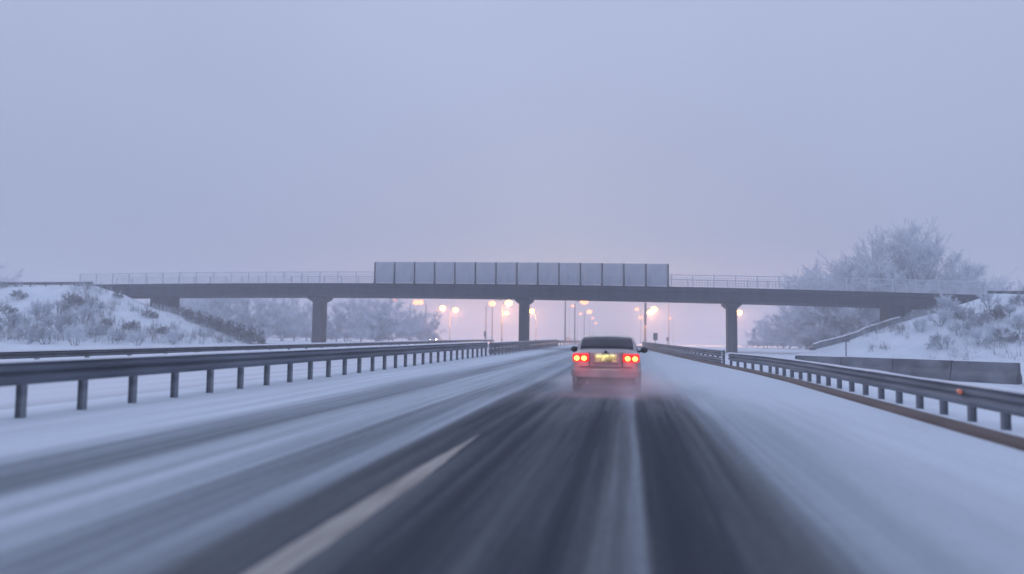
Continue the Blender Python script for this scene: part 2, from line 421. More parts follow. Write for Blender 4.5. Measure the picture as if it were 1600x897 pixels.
# reflector on the right rail
p = at(1495, 612, 14.75)
rf = empty('reflector', (6.12 - 0.17, 14.75, at(1495, 612, 14.75).z))
tag(rf, 'small orange reflector clipped to the right guardrail beam', 'reflector')
M_REFL = noisy('orange_reflector', (0.95, 0.16, 0.06), (1.0, 0.30, 0.14), scale=30, rough=0.25)
mb = MB(); mb.ellipsoid((0, 0, 0), (0.02, 0.13, 0.05)); mb.build('lens', M_REFL, rf, smooth=True)
mb = MB(); mb.box((0.03, 0, -0.02), (0.05, 0.06, 0.09)); mb.build('bracket', M_DARKSTEEL, rf)

# ------------------------------------------------------------------ the bridge
def deck_z(x): return 6.72 - 0.98 * ((x + 32.0) / 62.5) ** 2
XL, XR = -62.5, 35.5
bridge = empty('road_bridge', (-9, 80, 0))
tag(bridge, 'long grey concrete road bridge on three piers crossing the snowy highway', 'bridge')
def B(v): return (v[0] + 9, v[1] - 80, v[2])
def deck_sweep(name, prof, mat, x0=XL, x1=XR, step=1.5, parent=bridge):
    xs_ = axis([(x0, x1, step)]); mb = MB(); n = len(prof)
    for i, x in enumerate(xs_):
        for (y, z) in prof: mb.v.append(B((x, y, deck_z(x) + z)))
        if i:
            a, b = (i - 1) * n, i * n
            for k in range(n): k2 = (k + 1) % n; mb.f.append((a + k, a + k2, b + k2, b + k))
    mb.f.append(tuple(range(n))[::-1]); mb.f.append(tuple((len(xs_) - 1) * n + k for k in range(n)))
    return mb.build(name, mat, parent)
deck_sweep('deck', [(75.0, 0.0), (75.0, -0.46), (75.1, -0.50), (75.14, -1.3), (81.46, -1.3), (81.5, -0.50), (81.6, -0.46), (81.6, 0.0), (81.1, 0.0), (81.1, -0.12), (75.5, -0.12), (75.5, 0.0)], M_CONC)
deck_sweep('snow_cover', [(75.05, 0.002), (75.05, 0.015), (75.15, 0.04), (75.46, 0.02), (75.46, 0.002)], M_SNOWCAP)
for ppx in (493.5, 817.0, 1145.0):
    px_ = at(ppx, 500, 77.0).x; zt = deck_z(px_) - 1.3; yc = 78.0
    mb = MB(); mb.box(B((px_, yc, (zt - 0.55 - 0.6) / 2)), (0.90, 2.0, zt - 0.55 + 0.6))
    pier = bevel(mb.build('pier', M_CONC2, bridge), 0.08, 3)
    mb = MB(); w0, w1 = 0.48, 0.82; v0 = []
    for (w, z) in ((w0, zt - 0.62), (w1, zt - 0.28), (w1, zt + 0.05)):
        for sx, sy in ((-1, -1), (1, -1), (1, 1), (-1, 1)): v0.append(B((px_ + sx * w, yc + sy * (1.6 if w == w1 else 1.04), z)))
    mb.v = v0
    for r_ in range(2):
        for k in range(4): k2 = (k + 1) % 4; mb.f.append((r_*4 + k, r_*4 + k2, r_*4 + 4 + k2, r_*4 + 4 + k))
    mb.f.append((3, 2, 1, 0)); mb.f.append((8, 9, 10, 11))
    mb.build('pier_cap', M_CONC2, pier)
for xa, s in ((24.85, 1), (-51.6, -1)):
    zt = deck_z(xa) - 1.3
    mb = MB(); mb.box(B((xa, 76.4, zt - 0.75)), (1.3, 2.2, 1.6)); ab = bevel(mb.build('abutment', M_CONC, bridge), 0.05, 2)
    mb = MB(); mb.box(B((xa + s * 1.05, 76.5, zt - 0.95)), (0.8, 2.7, 2.2)); bevel(mb.build('wing_wall', M_CONC, ab), 0.05, 2)
def railing(yy, x0, x1):
    mb = MB(); xs_ = axis([(x0, x1, 2.05)])
    for z, r in ((1.22, 0.04), (0.95, 0.02), (0.7, 0.02), (0.45, 0.02), (0.2, 0.02)):
        mb.tube([B((x, yy, deck_z(x) + z)) for x in xs_], r, 5)
    for i in range(int((x1 - x0) / 0.29)):
        x = x0 + 0.29 * i; z = deck_z(x); mb.box(B((x, yy, z + 0.7)), (0.022, 0.022, 1.02))
    rl = mb.build('railing', M_FROSTRAIL, bridge)
    pm = MB(); pm.box((0, 0, 0.64), (0.09, 0.09, 1.28)); pr = None
    for x in xs_:
        if pr is None: pr = pm.build('railing_post', M_FROSTRAIL, rl)
        else: pr = pr.copy(); COL.objects.link(pr); pr.parent = rl
        pr.location = B((x, yy, deck_z(x) + 0.0))
railing(75.25, XL + 0.5, XR - 0.5); railing(81.35, XL + 0.5, XR - 0.5)
# guard rails of the side road on the banks
def bank_rail(label, x0, x1, sgn):
    root = empty('bank_guardrail', (x0, 75.3, 0)); tag(root, label, 'guardrail')
    pts = axis([(x0, x1, 2.0)]); mb = MB()
    mb.sweep([(x - x0, 0, interp([(-140, 5.9), (-75, 6.05), (-61, 6.12), (35, 5.35), (60, 5.4), (140, 5.3)], x) + 0.40) for x in pts], wprof(0.33, 1, 0.05)); mb.build('beam', M_GALV2, root)
    pr = None
    for x in pts:
        if pr is None:
            m2 = MB(); m2.box((0, 0, -0.1), (0.12, 0.10, 1.7)); pr = m2.build('post', M_GALV2, root)
        else: pr = pr.copy(); COL.objects.link(pr); pr.parent = root
        pr.location = (x - x0, 0.05, interp([(-140, 5.9), (-75, 6.05), (-61, 6.12), (35, 5.35), (60, 5.4), (140, 5.3)], x))
bank_rail('dark guardrail along the top of the bushy snow bank left of the bridge', -126, -60.5, -1)
bank_rail('dark guardrail along the top of the snow bank right of the bridge', 33, 98, 1)
# noise screen on the deck
sx0, sx1 = at(585.5, 430, 74.9).x, at(1044, 430, 74.9).x
screen = empty('noise_screen', ((sx0 + sx1) / 2, 74.9, deck_z((sx0 + sx1) / 2)))
tag(screen, 'grey panelled noise screen standing on the middle of the bridge', 'noise screen')
sw = (sx1 - sx0) / 14; xc = (sx0 + sx1) / 2; zc = deck_z(xc)
pan = pos_ = None
for i in range(15):
    x = sx0 + sw * i
    if i < 14:
        if pan is None:
            mb = MB(); mb.box((0, 0, 1.15), (sw - 0.04, 0.04, 2.2))
            for q in range(4): mb.box((0, -0.035, 0.35 + 0.53 * q), (sw - 0.14, 0.02, 0.025))
            pan = mb.build('panel', M_SCREEN, screen)
        else: pan = pan.copy(); COL.objects.link(pan); pan.parent = screen
        pan.location = (x + sw / 2 - xc, 0.05, deck_z(x + sw / 2) - zc)
    if pos_ is None:
        mb = MB(); mb.box((0, 0, 1.13), (0.13, 0.05, 2.26)); mb.box((0, -0.05, 1.12), (0.05, 0.06, 2.24)); mb.box((0, -0.02, 0.0), (0.2, 0.12, 0.35)); pos_ = mb.build('post', M_DARKSTEEL, screen)
    else: pos_ = pos_.copy(); COL.objects.link(pos_); pos_.parent = screen
    pos_.location = (x - xc, 0, deck_z(x) - zc)

# right bank: stair with a handrail wall, low concrete wall below it
wl = empty('bank_stair', (17.2, 71.6, 0))
tag(wl, 'dark stair parapet climbing the right bank up to the bridge abutment', 'stair')
n_st = 16; mb = MB()
pa, pb = Vector((16.6, 71.6, 0)), Vector((24.6, 73.4, 0))
zz = lambda x, y: ground_z(x, y)
path = [pa.lerp(pb, i / 12) for i in range(13)]
mb.sweep([(q.x - 17.2, q.y - 71.6, zz(q.x, q.y) - 0.2) for q in path], [(-0.14, 0), (-0.14, 0.72), (0.14, 0.72), (0.14, 0)])
mb.build('parapet', M_WALL, wl)
mb = MB(); mb.sweep([(q.x - 17.2, q.y - 71.6, zz(q.x, q.y) + 0.52) for q in path], [(-0.16, 0.0), (-0.12, 0.07), (0.1, 0.08), (0.16, 0.0)]); mb.build('snow_cap', M_SNOWCAP, wl)
mb = MB()
for i in range(n_st):
    q = pa.lerp(pb, (i + 0.5) / n_st); mb.box((q.x - 17.2, q.y - 71.6 + 0.75, zz(q.x, q.y) - 0.08), (0.62, 1.1, 0.4))
mb.build('steps', M_CONC2, wl)
lw0, lw1 = Vector((7.5, 35.6, 0)), Vector((13.8, 29.2, 0))
def low_wall(label, a, b):
    root = empty('low_wall', a); n = max(2, int((b - a).length / 0.8)); path = [a.lerp(b, i / n) for i in range(n + 1)]
    L_ = (b - a).length; nb = max(2, round(L_ / 2.0))
    for k in range(nb):
        p0, p1 = a.lerp(b, k / nb), a.lerp(b, (k + 1) / nb - 0.02 / L_)
        mb = MB(); dz = 0.012 * ((k * 7) % 3 - 1)
        mb.sweep([(q.x - a.x, q.y - a.y, -0.3 + dz) for q in (p0, p1)], [(-0.26, 0), (-0.26, 0.45), (-0.14, 0.62), (-0.12, 0.96), (0.12, 0.96), (0.14, 0.62), (0.26, 0.45), (0.26, 0)])
        bevel(mb.build('block', M_WALL, root), 0.02)
    mb = MB(); mb.sweep([(q.x - a.x, q.y - a.y, 0.668) for q in path], capprof(0.24, 0.035, 11.0)); mb.build('snow_cap', M_SNOWCAP, root, smooth=True)
    tag(root, label, 'wall', 'low concrete walls beyond the right guardrail')
low_wall('long low dark concrete wall behind the right guardrail, below the snow bank', lw0, lw1)
dv = (lw1 - lw0).normalized()
low_wall('short end piece of low concrete wall at the right edge of the photo', lw1 + dv * 0.22, lw1 + dv * 4.5)
pp = at(1322, 548, 66)
mk = empty('marker_post', (pp.x, 66, ground_z(pp.x, 66)))
tag(mk, 'thin marker post standing in snow under the stair parapet', 'post')
mb = MB(); mb.tube([(0, 0, -0.3), (0, 0, 1.5)], 0.05, 8); mb.build('shaft', M_GALV2, mk)
mb = MB(); mb.box((0, -0.05, 1.42), (0.5, 0.04, 0.22)); mb.build('plate', M_GALV2, mk)

# ------------------------------------------------------------------ trees and shrubs
def rand_perp(d, rng):
    while True:
        v = Vector((rng.uniform(-1, 1), rng.uniform(-1, 1), rng.uniform(-1, 1)))
        c = v.cross(d)
        if c.length > 0.2: return c.normalized()
def make_plant(seed, height, stems, spread, levels, kids, twig_r, trunk_frac=0.25, up=0.25, sprig=7, lean=0.1, base_r=None, drop=0.0):
    """returns (wood mesh, twig mesh): forked limbs ending in many separate frosted twigs"""
    rng = random.Random(seed); wood, tw = MB(), MB()
    base_r = base_r or height * 0.022
    def grow(p, d, length, r, lev):
        n = 4 if lev <= 1 else 3
        pts, rr = [p.copy()], [r]; q = p.copy(); dd = d.copy()
        for i in range(n):
            dd = (dd + rand_perp(dd, rng) * 0.16 + Vector((0, 0, up * 0.12))).normalized()
            q = q + dd * (length / n); pts.append(q.copy()); rr.append(r * (1 - 0.55 * (i + 1) / n))
        (wood if lev <= 1 else tw).tube(pts, rr, 6 if lev == 0 else (5 if lev == 1 else 3), caps=False)
        if lev >= levels:
            for k in range(sprig):
                t = rng.uniform(0.15, 1.0); i = min(n - 1, int(t * n)); b = pts[i].lerp(pts[i + 1], t * n - i)
                sd = (dd * rng.uniform(0.3, 1.0) + rand_perp(dd, rng) * rng.uniform(0.5, 1.0) + Vector((0, 0, up * 0.5 - drop))).normalized()
                l = length * rng.uniform(0.35, 0.75); e = b + sd * l
                tw.tube([b, (b + e) / 2 + rand_perp(sd, rng) * l * 0.08, e], [twig_r, twig_r * 0.9, twig_r * 0.4], 3, caps=False)
            return
        m = kids if lev else max(kids, 5)
        for k in range(m):
            t = 1.0 if k == 0 else rng.uniform(0.3 if lev else 1 - trunk_frac * 1.6, 1.0)
            t = max(0.12, t); i = min(n - 1, int(t * n * 0.999)); b = pts[i].lerp(pts[i + 1], t * n * 0.999 - i)
            sp = spread * rng.uniform(0.55, 1.15) * (0.4 if k == 0 else 1.0)
            nd = (dd * math.cos(sp) + rand_perp(dd, rng) * math.sin(sp) + Vector((0, 0, up * 0.35))).normalized()
            grow(b, nd, length * rng.uniform(0.60, 0.82) * (1.0 if lev else 0.9), max(twig_r, r * (0.42 if k else 0.5)), lev + 1)
    for s_ in range(stems):
        a = rng.uniform(0, 6.28); d = Vector((math.cos(a) * lean, math.sin(a) * lean, 1)).normalized()
        off = Vector((math.cos(a), math.sin(a), 0)) * (0.0 if stems == 1 else 0.18 * height * rng.random() * 0.5)
        grow(off + Vector((0, 0, -0.15)), d, height * (trunk_frac if stems == 1 else rng.uniform(0.25, 0.42)), base_r * rng.uniform(0.8, 1.0), 0)
    zmax = max(v[2] for v in tw.v); k = height / zmax
    for mb in (wood, tw): mb.v = [(x * k, y * k, z * k) for x, y, z in mb.v]
    return wood, tw
def plant(kind, label, cat, loc, meshes, mat_w, mat_t, rz=0.0, sc=1.0, group=None, sub=('trunk', 'crown')):
    root = empty(kind, loc, rz); root.scale = (sc, sc, sc)
    w = meshes[0].build(sub[0], mat_w, root); t = meshes[1].build(sub[1], mat_t, root)
    return tag(root, label, cat, group)
def again(src, label, loc, rz, sc, group=None, szs=1.0):
    c = copy_tree(src); c.location = loc; c.rotation_euler = (0, 0, rz); c.scale = (sc, sc, sc * szs); c['label'] = label
    if group: c['group'] = group
    return c
def gl(px, Y, dz=0.0):
    q = at(px, 500, Y); return (q.x, Y, ground_z(q.x, Y) + dz)

def make_tree(seed, H, rx, zlo, trunk_h, n1, n2, n3, nsp, twig_r, stems=1, base_r=0.28, sprig_l=0.75, ry=None, low=-0.12):
    """limbs fan out from the trunk into an uneven dome and end in separate frosted twigs"""
    rng = random.Random(seed); wood, tw = MB(), MB(); ry = ry or rx
    lob = [(rng.uniform(0, 6.28), rng.uniform(0.3, 1.2), rng.uniform(0.80, 1.12)) for _ in range(9)]
    def rad(a, el):
        r = 0.93
        for (b, e2, k) in lob:
            da = (a - b + math.pi) % (2 * math.pi) - math.pi
            r += (k - 0.95) * math.exp(-(da * da * 2.0 + (el - e2) ** 2 * 5.0))
        return 0.95 + max(-0.16, min(0.12, 0.6 * (r - 0.93)))
    def target(f):
        a = rng.uniform(0, 2 * math.pi); el = math.asin(rng.uniform(low, 1.0)); r = rad(a, el) * f
        return Vector((rx * r * math.cos(a) * math.cos(el), ry * r * math.sin(a) * math.cos(el), max(0.2, zlo + (H - zlo) * r * math.sin(el))))
    def keep(p):
        q = Vector((p.x / rx, p.y / ry, (p.z - zlo) / (H - zlo))); l = q.length
        if l < 1e-6: return p
        m = rad(math.atan2(q.y, q.x), math.asin(max(-1, min(1, q.z / l)))) * rng.uniform(0.94, 1.05)
        if l > m: q *= m / l
        return Vector((q.x * rx, q.y * ry, max(0.15, zlo + q.z * (H - zlo))))
    def bez(p, c, e, n):
        return [p.lerp(c, i / n).lerp(c.lerp(e, i / n), i / n) for i in range(n + 1)]
    def on(pts, t):
        n = len(pts) - 1; i = min(n - 1, int(t * n)); return pts[i].lerp(pts[i + 1], t * n - i)
    feet = [Vector((0, 0, 0))] if stems == 1 else [Vector((rng.uniform(-.35, .35) * rx, rng.uniform(-.35, .35) * ry, 0)) for _ in range(stems)]
    for f_ in feet:
        top = f_ + Vector((rng.uniform(-.2, .2), rng.uniform(-.2, .2), trunk_h * rng.uniform(.85, 1.1)))
        wood.tube([f_ + Vector((0, 0, -0.3)), f_ + Vector((0, 0, 0.3)), f_.lerp(top, 0.5) + Vector((0.06, 0, 0)), top], [base_r * 1.35, base_r, base_r * 0.85, base_r * 0.7], 9, caps=False)
        for _ in range(n1 // len(feet)):
            tip = target(rng.uniform(0.62, 0.98)); st = f_.lerp(top, rng.uniform(0.75, 1.0))
            c = Vector((st.x + (tip.x - st.x) * 0.28, st.y + (tip.y - st.y) * 0.28, st.z + max(0.5, tip.z - st.z) * 0.62))
            limb = bez(st, c, tip, 7); ll = (tip - st).length
            wood.tube(limb, [base_r * (0.36 * (1 - i / 7) ** 1.6 + 0.045) for i in range(8)], 5, caps=False)
            for _2 in range(n2):
                s2 = on(limb, rng.uniform(0.35, 1.0)); out = Vector((s2.x - top.x, s2.y - top.y, (s2.z - top.z) * 0.9 + 0.5)).normalized()
                e2 = s2 + (out * rng.uniform(0.3, 0.9) + Vector((rng.uniform(-.6, .6), rng.uniform(-.6, .6), rng.uniform(-.1, .8)))) * ll * 0.24
                e2 = keep(e2)
                b2 = bez(s2, s2.lerp(e2, 0.5) + Vector((0, 0, 0.05 * ll)), e2, 4); l2 = (e2 - s2).length
                tw.tube(b2, [base_r * 0.10, base_r * 0.085, base_r * 0.07, base_r * 0.055, twig_r], 4, caps=False)
                for _3 in range(n3):
                    s3 = on(b2, rng.uniform(0.25, 1.0)); d3 = (e2 - s2).normalized()
                    e3 = s3 + (d3 * rng.uniform(0.2, 0.9) + Vector((rng.uniform(-.7, .7), rng.uniform(-.7, .7), rng.uniform(-.3, .7)))) * l2 * 0.5
                    tw.tube([s3, s3.lerp(e3, 0.5) + Vector((0, 0, 0.04)), e3], [twig_r * 1.3, twig_r * 1.1, twig_r * 0.7], 3, caps=False)
                    for _4 in range(nsp):
                        s4 = s3.lerp(e3, rng.uniform(0.1, 1.0)); v = Vector((rng.gauss(0, 1), rng.gauss(0, 1), rng.gauss(0.25, 1))).normalized()
                        tw.tube([s4, s4 + ((e3 - s3).normalized() * 0.5 + v * 0.8) * sprig_l * rng.uniform(0.4, 1.1)], [twig_r, twig_r * 0.5], 3, caps=False)
    return wood, tw
big = plant('frosted_tree', 'tallest frosted bare tree with a wide rounded crown behind the right bank', 'tree', gl(1428, 102),
            make_tree(7, 16.8, 9.0, 6.5, 5.0, 60, 10, 5, 7, 0.030, base_r=0.30), M_BARK, M_TWIG)
med = plant('frosted_tree', 'medium frosted tree left of the tallest tree, rising over the bridge railing', 'tree', gl(1332, 106),
            make_tree(9, 12.5, 6.3, 4.0, 3.2, 24, 9, 5, 6, 0.030, stems=2, base_r=0.2), M_BARK, M_TWIG, rz=1.0, sc=1.22)
shr = plant('frosted_tree', 'rounded frosted thicket tree left of the middle pier, largest under the bridge', 'tree', gl(600, 120),
            make_tree(12, 8.6, 7.5, 1.6, 0.6, 40, 9, 5, 6, 0.030, stems=5, base_r=0.11, sprig_l=0.8, low=-0.5), M_BARK, M_TWIG)
again(med, 'frosted tree sloping down at the left foot of the right tree clump', gl(1280, 112), 2.2, 1.08)
again(med, 'frosted tree right of the tallest tree, above the right bank guardrail', gl(1518, 106), 4.0, 0.96)
again(med, 'pale distant frosted tree at the far right edge above the bank', gl(1590, 128), 5.1, 0.98)
again(shr, 'faint frosted tree at the far left edge above the bank guardrail', gl(-42, 112), 1.3, 1.6)
again(shr, 'frosted thicket tree right of the left pier, half hidden by the deck', gl(548, 128), 2.0, 1.0)
again(shr, 'smaller frosted thicket tree ending at the two bright lamps', gl(655, 128), 3.4, 0.74)
again(shr, 'frosted thicket tree directly behind the left pier', gl(470, 124), 4.4, 0.95)
again(shr, 'frosted thicket tree left of the left pier above the dark brush', gl(415, 116), 0.6, 1.0)
again(shr, 'frosted thicket tree under the left end span of the bridge', gl(355, 112), 5.4, 1.05)
again(shr, 'frosted thicket tree just right of the left abutment', gl(295, 110), 2.9, 1.0)
again(shr, 'low pale frosted bush tree just right of the right pier', gl(1205, 130), 0.9, 0.66)
again(shr, 'frosted bush tree under the right span, left of the stair parapet', gl(1250, 118), 2.6, 1.0)
again(shr, 'frosted bush tree behind the stair parapet under the right span', gl(1325, 112), 3.9, 1.0)
again(shr, 'frosted bush tree beside the right abutment behind the bank', gl(1392, 108), 5.5, 1.1)

# shrubs on the banks
S_f = make_plant(31, 2.3, 5, 0.75, 2, 4, 0.016, up=0.2, sprig=8, lean=0.5, base_r=0.045)
S_d = make_plant(33, 1.7, 6, 0.85, 2, 4, 0.020, up=0.1, sprig=7, lean=0.7, base_r=0.05)
S_m = make_plant(37, 1.9, 5, 0.8, 2, 4, 0.018, up=0.15, sprig=8, lean=0.6, base_r=0.045)
def bank_loc(px, py):
    """first point of the snow bank along the pixel's line of sight"""
    v = C2W @ Vector((px - CXP, CYP - py, -F)); v /= v.y; y = 45.0
    while y < 95:
        x, z = v.x * y, CAMZ + v.z * y
        if z < ground_z(x, y): return (x, y, ground_z(x, y) - 0.05)
        y += 0.15
    return None
fr = plant('frosted_bush', 'large pale frosted bush in front of the right bank, beside the low wall', 'bush', gl(1500, 34),
           make_tree(41, 2.5, 1.25, 0.7, 0.4, 14, 4, 3, 2, 0.0065, stems=5, base_r=0.03, sprig_l=0.3), M_TWIG_M, M_TWIG_W, sub=('stems', 'twigs'))
again(fr, 'small pale frosted bush left of the large one, behind the low wall', gl(1458, 40), 2.2, 0.6)
protos = []
for nm, S, mt in (('dark_shrub', S_d, M_TWIG_D), ('frosted_shrub', S_f, M_TWIG), ('half_frosted_shrub', S_m, M_TWIG_M)):
    protos.append((nm, S, mt))
first = {}
def shrub(kind, px, py, sc, label, group, szs=1.0, seed=0):
    loc = gl(px, seed, -0.05) if seed else bank_loc(px, py)
    if loc is None: return
    nm, S, mt = protos[kind]
    if kind not in first:
        first[kind] = plant(nm, label, 'shrub', loc, S, M_BARK if kind else M_TWIG_D, mt, rz=px * 0.37, sc=sc, group=group, sub=('stems', 'twigs'))
        first[kind].scale = (sc, sc, sc * szs)
    else: again(first[kind], label, loc, px * 0.37, sc, group, szs)
GL_, GR_ = 'shrubs on the left snow bank', 'shrubs on the right snow bank'
shrub(0, 112, 478, 0.88, 'darkest round shrub high on the left bank', GL_)
shrub(0, 30, 468, 0.70, 'dark shrub near the top left corner of the left bank', GL_)
shrub(0, 12, 492, 0.70, 'dark shrub at the left photo edge, mid bank', GL_)
shrub(0, 186, 466, 0.56, 'small dark shrub under the left end of the deck', GL_)
shrub(0, 168, 510, 0.56, 'dark leaning shrub in the middle of the left bank', GL_)
shrub(0, 206, 516, 0.63, 'dark shrub low on the left bank, below the abutment', GL_)
shrub(0, 256, 522, 0.56, 'dark upright shrub low at the right end of the left bank', GL_)
shrub(0, 232, 497, 0.66, 'broad dark shrub just below the left abutment', GL_)
for i, (px_, py_, s_) in enumerate(((60, 500, 1.3), (90, 520, 1.5), (70, 538, 1.4), (130, 505, 1.2), (145, 528, 1.1), (40, 530, 1.2), (118, 540, 1.2), (20, 512, 1.2), (150, 487, 1.0), (215, 540, 0.9), (95, 488, 1.1), (180, 536, 1.0), (270, 538, 0.9))):
    shrub(2 if i % 3 else 1, px_, py_, s_ * 0.78, 'half frosted leafless shrub among others on the left snow bank', GL_)
for i, (px_, py_, s_) in enumerate(((283, 492, 0.9), (305, 497, 1.0), (325, 503, 1.1), (342, 511, 1.15), (358, 519, 1.2), (375, 527, 1.25), (392, 536, 1.3), (405, 541, 1.0))):
    shrub(0, px_, py_, s_, 'dark bare shrub in the row running down the edge of the left bank', 'row of dark shrubs on the left bank edge', 0.8, seed=73.0)
for i, (px_, py_, s_) in enumerate(((1450, 480, 1.1), (1480, 490, 1.3), (1505, 500, 1.3), (1470, 510, 1.2), (1530, 510, 1.2), (1440, 520, 1.0), (1500, 525, 1.3), (1545, 480, 1.0), (1575, 495, 1.1), (1590, 515, 1.1), (1420, 500, 0.8), (1560, 535, 1.0), (1595, 478, 1.0), (1530, 540, 1.1), (1475, 545, 1.2))):
    shrub(1 if i % 2 else 2, px_, py_, s_ * 0.66, 'half frosted leafless shrub among others on the right snow bank', GR_)
shrub(0, 1552, 500, 0.7, 'dark shrub high on the right bank near the photo edge', GR_)
shrub(0, 1572, 533, 0.7, 'dark shrub low on the right bank near the photo edge', GR_)

M_GRASS = noisy('frosted_dry_grass', (0.20, 0.205, 0.215), (0.55, 0.58, 0.62), scale=0.4, rough=0.95)
rng = random.Random(77); gb = MB()
for side, xa_, xb_ in ((0, -84, -37), (1, 17, 62)):
    n_ = 0
    while n_ < 5200:
        x, y = rng.uniform(xa_, xb_), rng.uniform(58.5, 75.5)
        h = bank_height(x, y)
        dn = noise.noise((x * 0.22, y * 0.30, 5.5 + side)) + 0.5 * noise.noise((x * 0.9, y * 0.9, 2.5))
        n_ += 1
        if h < 0.15 or dn < rng.uniform(-0.15, 0.35): continue
        z = ground_z(x, y)
        for b in range(6):
            a = rng.uniform(0, 6.28); l = rng.uniform(0.25, 0.75); w = rng.uniform(0.012, 0.028); lean = rng.uniform(0.1, 0.45)
            ox, oy = x + rng.uniform(-.22, .22), y + rng.uniform(-.22, .22)
            tx, ty = ox + math.cos(a) * l * lean, oy + math.sin(a) * l * lean
            px_, py_ = -math.sin(a) * w, math.cos(a) * w
            gb.quad((ox - px_, oy - py_, z - 0.08), (ox + px_, oy + py_, z - 0.08), (tx + px_ * .4, ty + py_ * .4, z + l), (tx - px_ * .4, ty - py_ * .4, z + l))
tag(gb.build('dry_grass', M_GRASS), 'frosted dry grass poking through the snow on both banks', 'grass', kind='stuff')

# ------------------------------------------------------------------ street lamps
WARM = (1.0, 0.40, 0.15)
M_LENS = emit('lit_lamp_lens', (1.0, 0.48, 0.08), 14.0)
M_LENS2 = emit('dim_lamp_lens', (1.0, 0.36, 0.18), 2.8)
def street_lamp(px, py, H, arm, lens, watts, label, group='street lamps beyond the bridge', dist=None, banner=False, poleoff=0.0):
    hor = 525 + (px - 985) * 0.0122
    Y = dist or (H - CAMZ) * F / (hor - py)
    q = at(px, py, Y); gz = -1.2
    if Y < 260: gz = g(Y)
    root = empty('street_lamp', (q.x - arm, Y, gz)); h = q.z - gz
    mb = MB(); mb.tube([(0, 0, -0.5), (0, 0, 1.2), (0, 0, 1.25), (0, 0, h - 0.6)], [0.15, 0.15, 0.12, 0.085], 10); mb.build('pole', M_POLE, root, smooth=True)
    mb = MB(); mb.tube([(0, 0, h - 0.7), (arm * 0.15, 0, h - 0.1), (arm * 0.5, 0, h + 0.12), (arm, 0, h + 0.16)], 0.055, 8); mb.build('arm', M_POLE, root, smooth=True)
    mb = MB(); mb.ellipsoid((arm, 0, h + 0.13), (0.5, 0.26, 0.15)); mb.build('lamp_head', M_POLE, root, smooth=True)
    mb = MB(); mb.ellipsoid((arm, -0.02, h - 0.05), (0.78, 0.46, 0.56)); ln_ = mb.build('lamp_lens', lens, root, smooth=True)
    if banner:
        mb = MB(); mb.box((0, -0.05, h - 2.2), (0.5, 0.12, 4.6)); bevel(mb.build('panel', M_DARKSTEEL, root), 0.03)
    if watts:
        ld = bpy.data.lights.new('lamp_light', 'POINT'); ld.energy = watts; ld.color = WARM; ld.shadow_soft_size = 0.25
        lo = bpy.data.objects.new('lamp_light', ld); COL.objects.link(lo); lo.parent = root; lo.location = (arm, 0, h - 0.6)
    return tag(root, label, 'street lamp', group)
W = 17000
street_lamp(692, 481, 8.0, 1.6, M_LENS, W, 'lit street lamp beside the thicket, higher of the two left of the middle pier')
street_lamp(712, 484, 8.0, 1.6, M_LENS, W, 'lit street lamp right of the thicket, lower of two neighbours')
street_lamp(795, 473, 8.0, 1.4, M_LENS, W, 'lit street lamp just left of the middle pier, tucked under the deck')
street_lamp(791, 489, 8.0, 1.4, M_LENS, W, 'lit street lamp just left of the middle pier, lower of the stacked two')
street_lamp(831, 486, 8.0, -1.2, M_LENS, W, 'lit street lamp touching the right side of the middle pier')
street_lamp(913, 471, 8.0, 1.8, M_LENS2, 0, 'small orange lamp right under the deck above the car ahead')
street_lamp(1016, 488, 8.0, 1.4, M_LENS, W, 'bright lamp above the car roof, lower left of a merged pair', dist=180)
street_lamp(1022, 483, 8.0, 1.8, M_LENS, W, 'bright lamp beside the dark panel, upper right of a merged pair', dist=168, banner=False)
street_lamp(1155, 488, 8.0, 1.6, M_LENS, W, 'bright lamp at the right side of the right pier')
street_lamp(769, 474, 8.0, 1.3, M_LENS2, 0, 'dim reddish lamp left of the middle pier, close under the deck')
street_lamp(617, 467, 8.2, 1.3, M_LENS2, 0, 'dim lamp shining through the thicket at the deck edge', dist=180)
street_lamp(650, 472, 8.2, 1.3, M_LENS2, 0, 'dim lamp over the thicket, left of the bright pair')
street_lamp(657, 472, 8.2, -1.3, M_LENS2, 0, 'dim lamp over the thicket, close to the bright pair')
street_lamp(895, 478, 8.0, 1.4, M_LENS2, 0, 'faint pale lamp above the left mirror of the car', dist=310)
street_lamp(907, 490, 8.0, 1.4, M_LENS2, 0, 'faint lamp halfway down the row above the car', dist=330)
street_lamp(921, 487, 8.0, 1.4, M_LENS2, 0, 'pink lamp second in the row above the car')
street_lamp(926, 497, 8.0, 1.4, M_LENS2, 0, 'faint lamp third in the row above the car', dist=345)
street_lamp(931, 505, 8.0, 1.4, M_LENS2, 0, 'faintest and lowest lamp of the row above the car', dist=380)
street_lamp(995, 483, 8.0, -1.4, M_LENS2, 0, 'pink lamp left of the dark panel, upper one', dist=262)
street_lamp(1001, 496, 8.0, -1.4, M_LENS2, 0, 'pink lamp left of the dark panel, lower one', dist=290)
street_lamp(1047, 497, 8.0, -1.4, M_LENS2, 0, 'faint pink lamp between the bright pair and the right pier', dist=350)
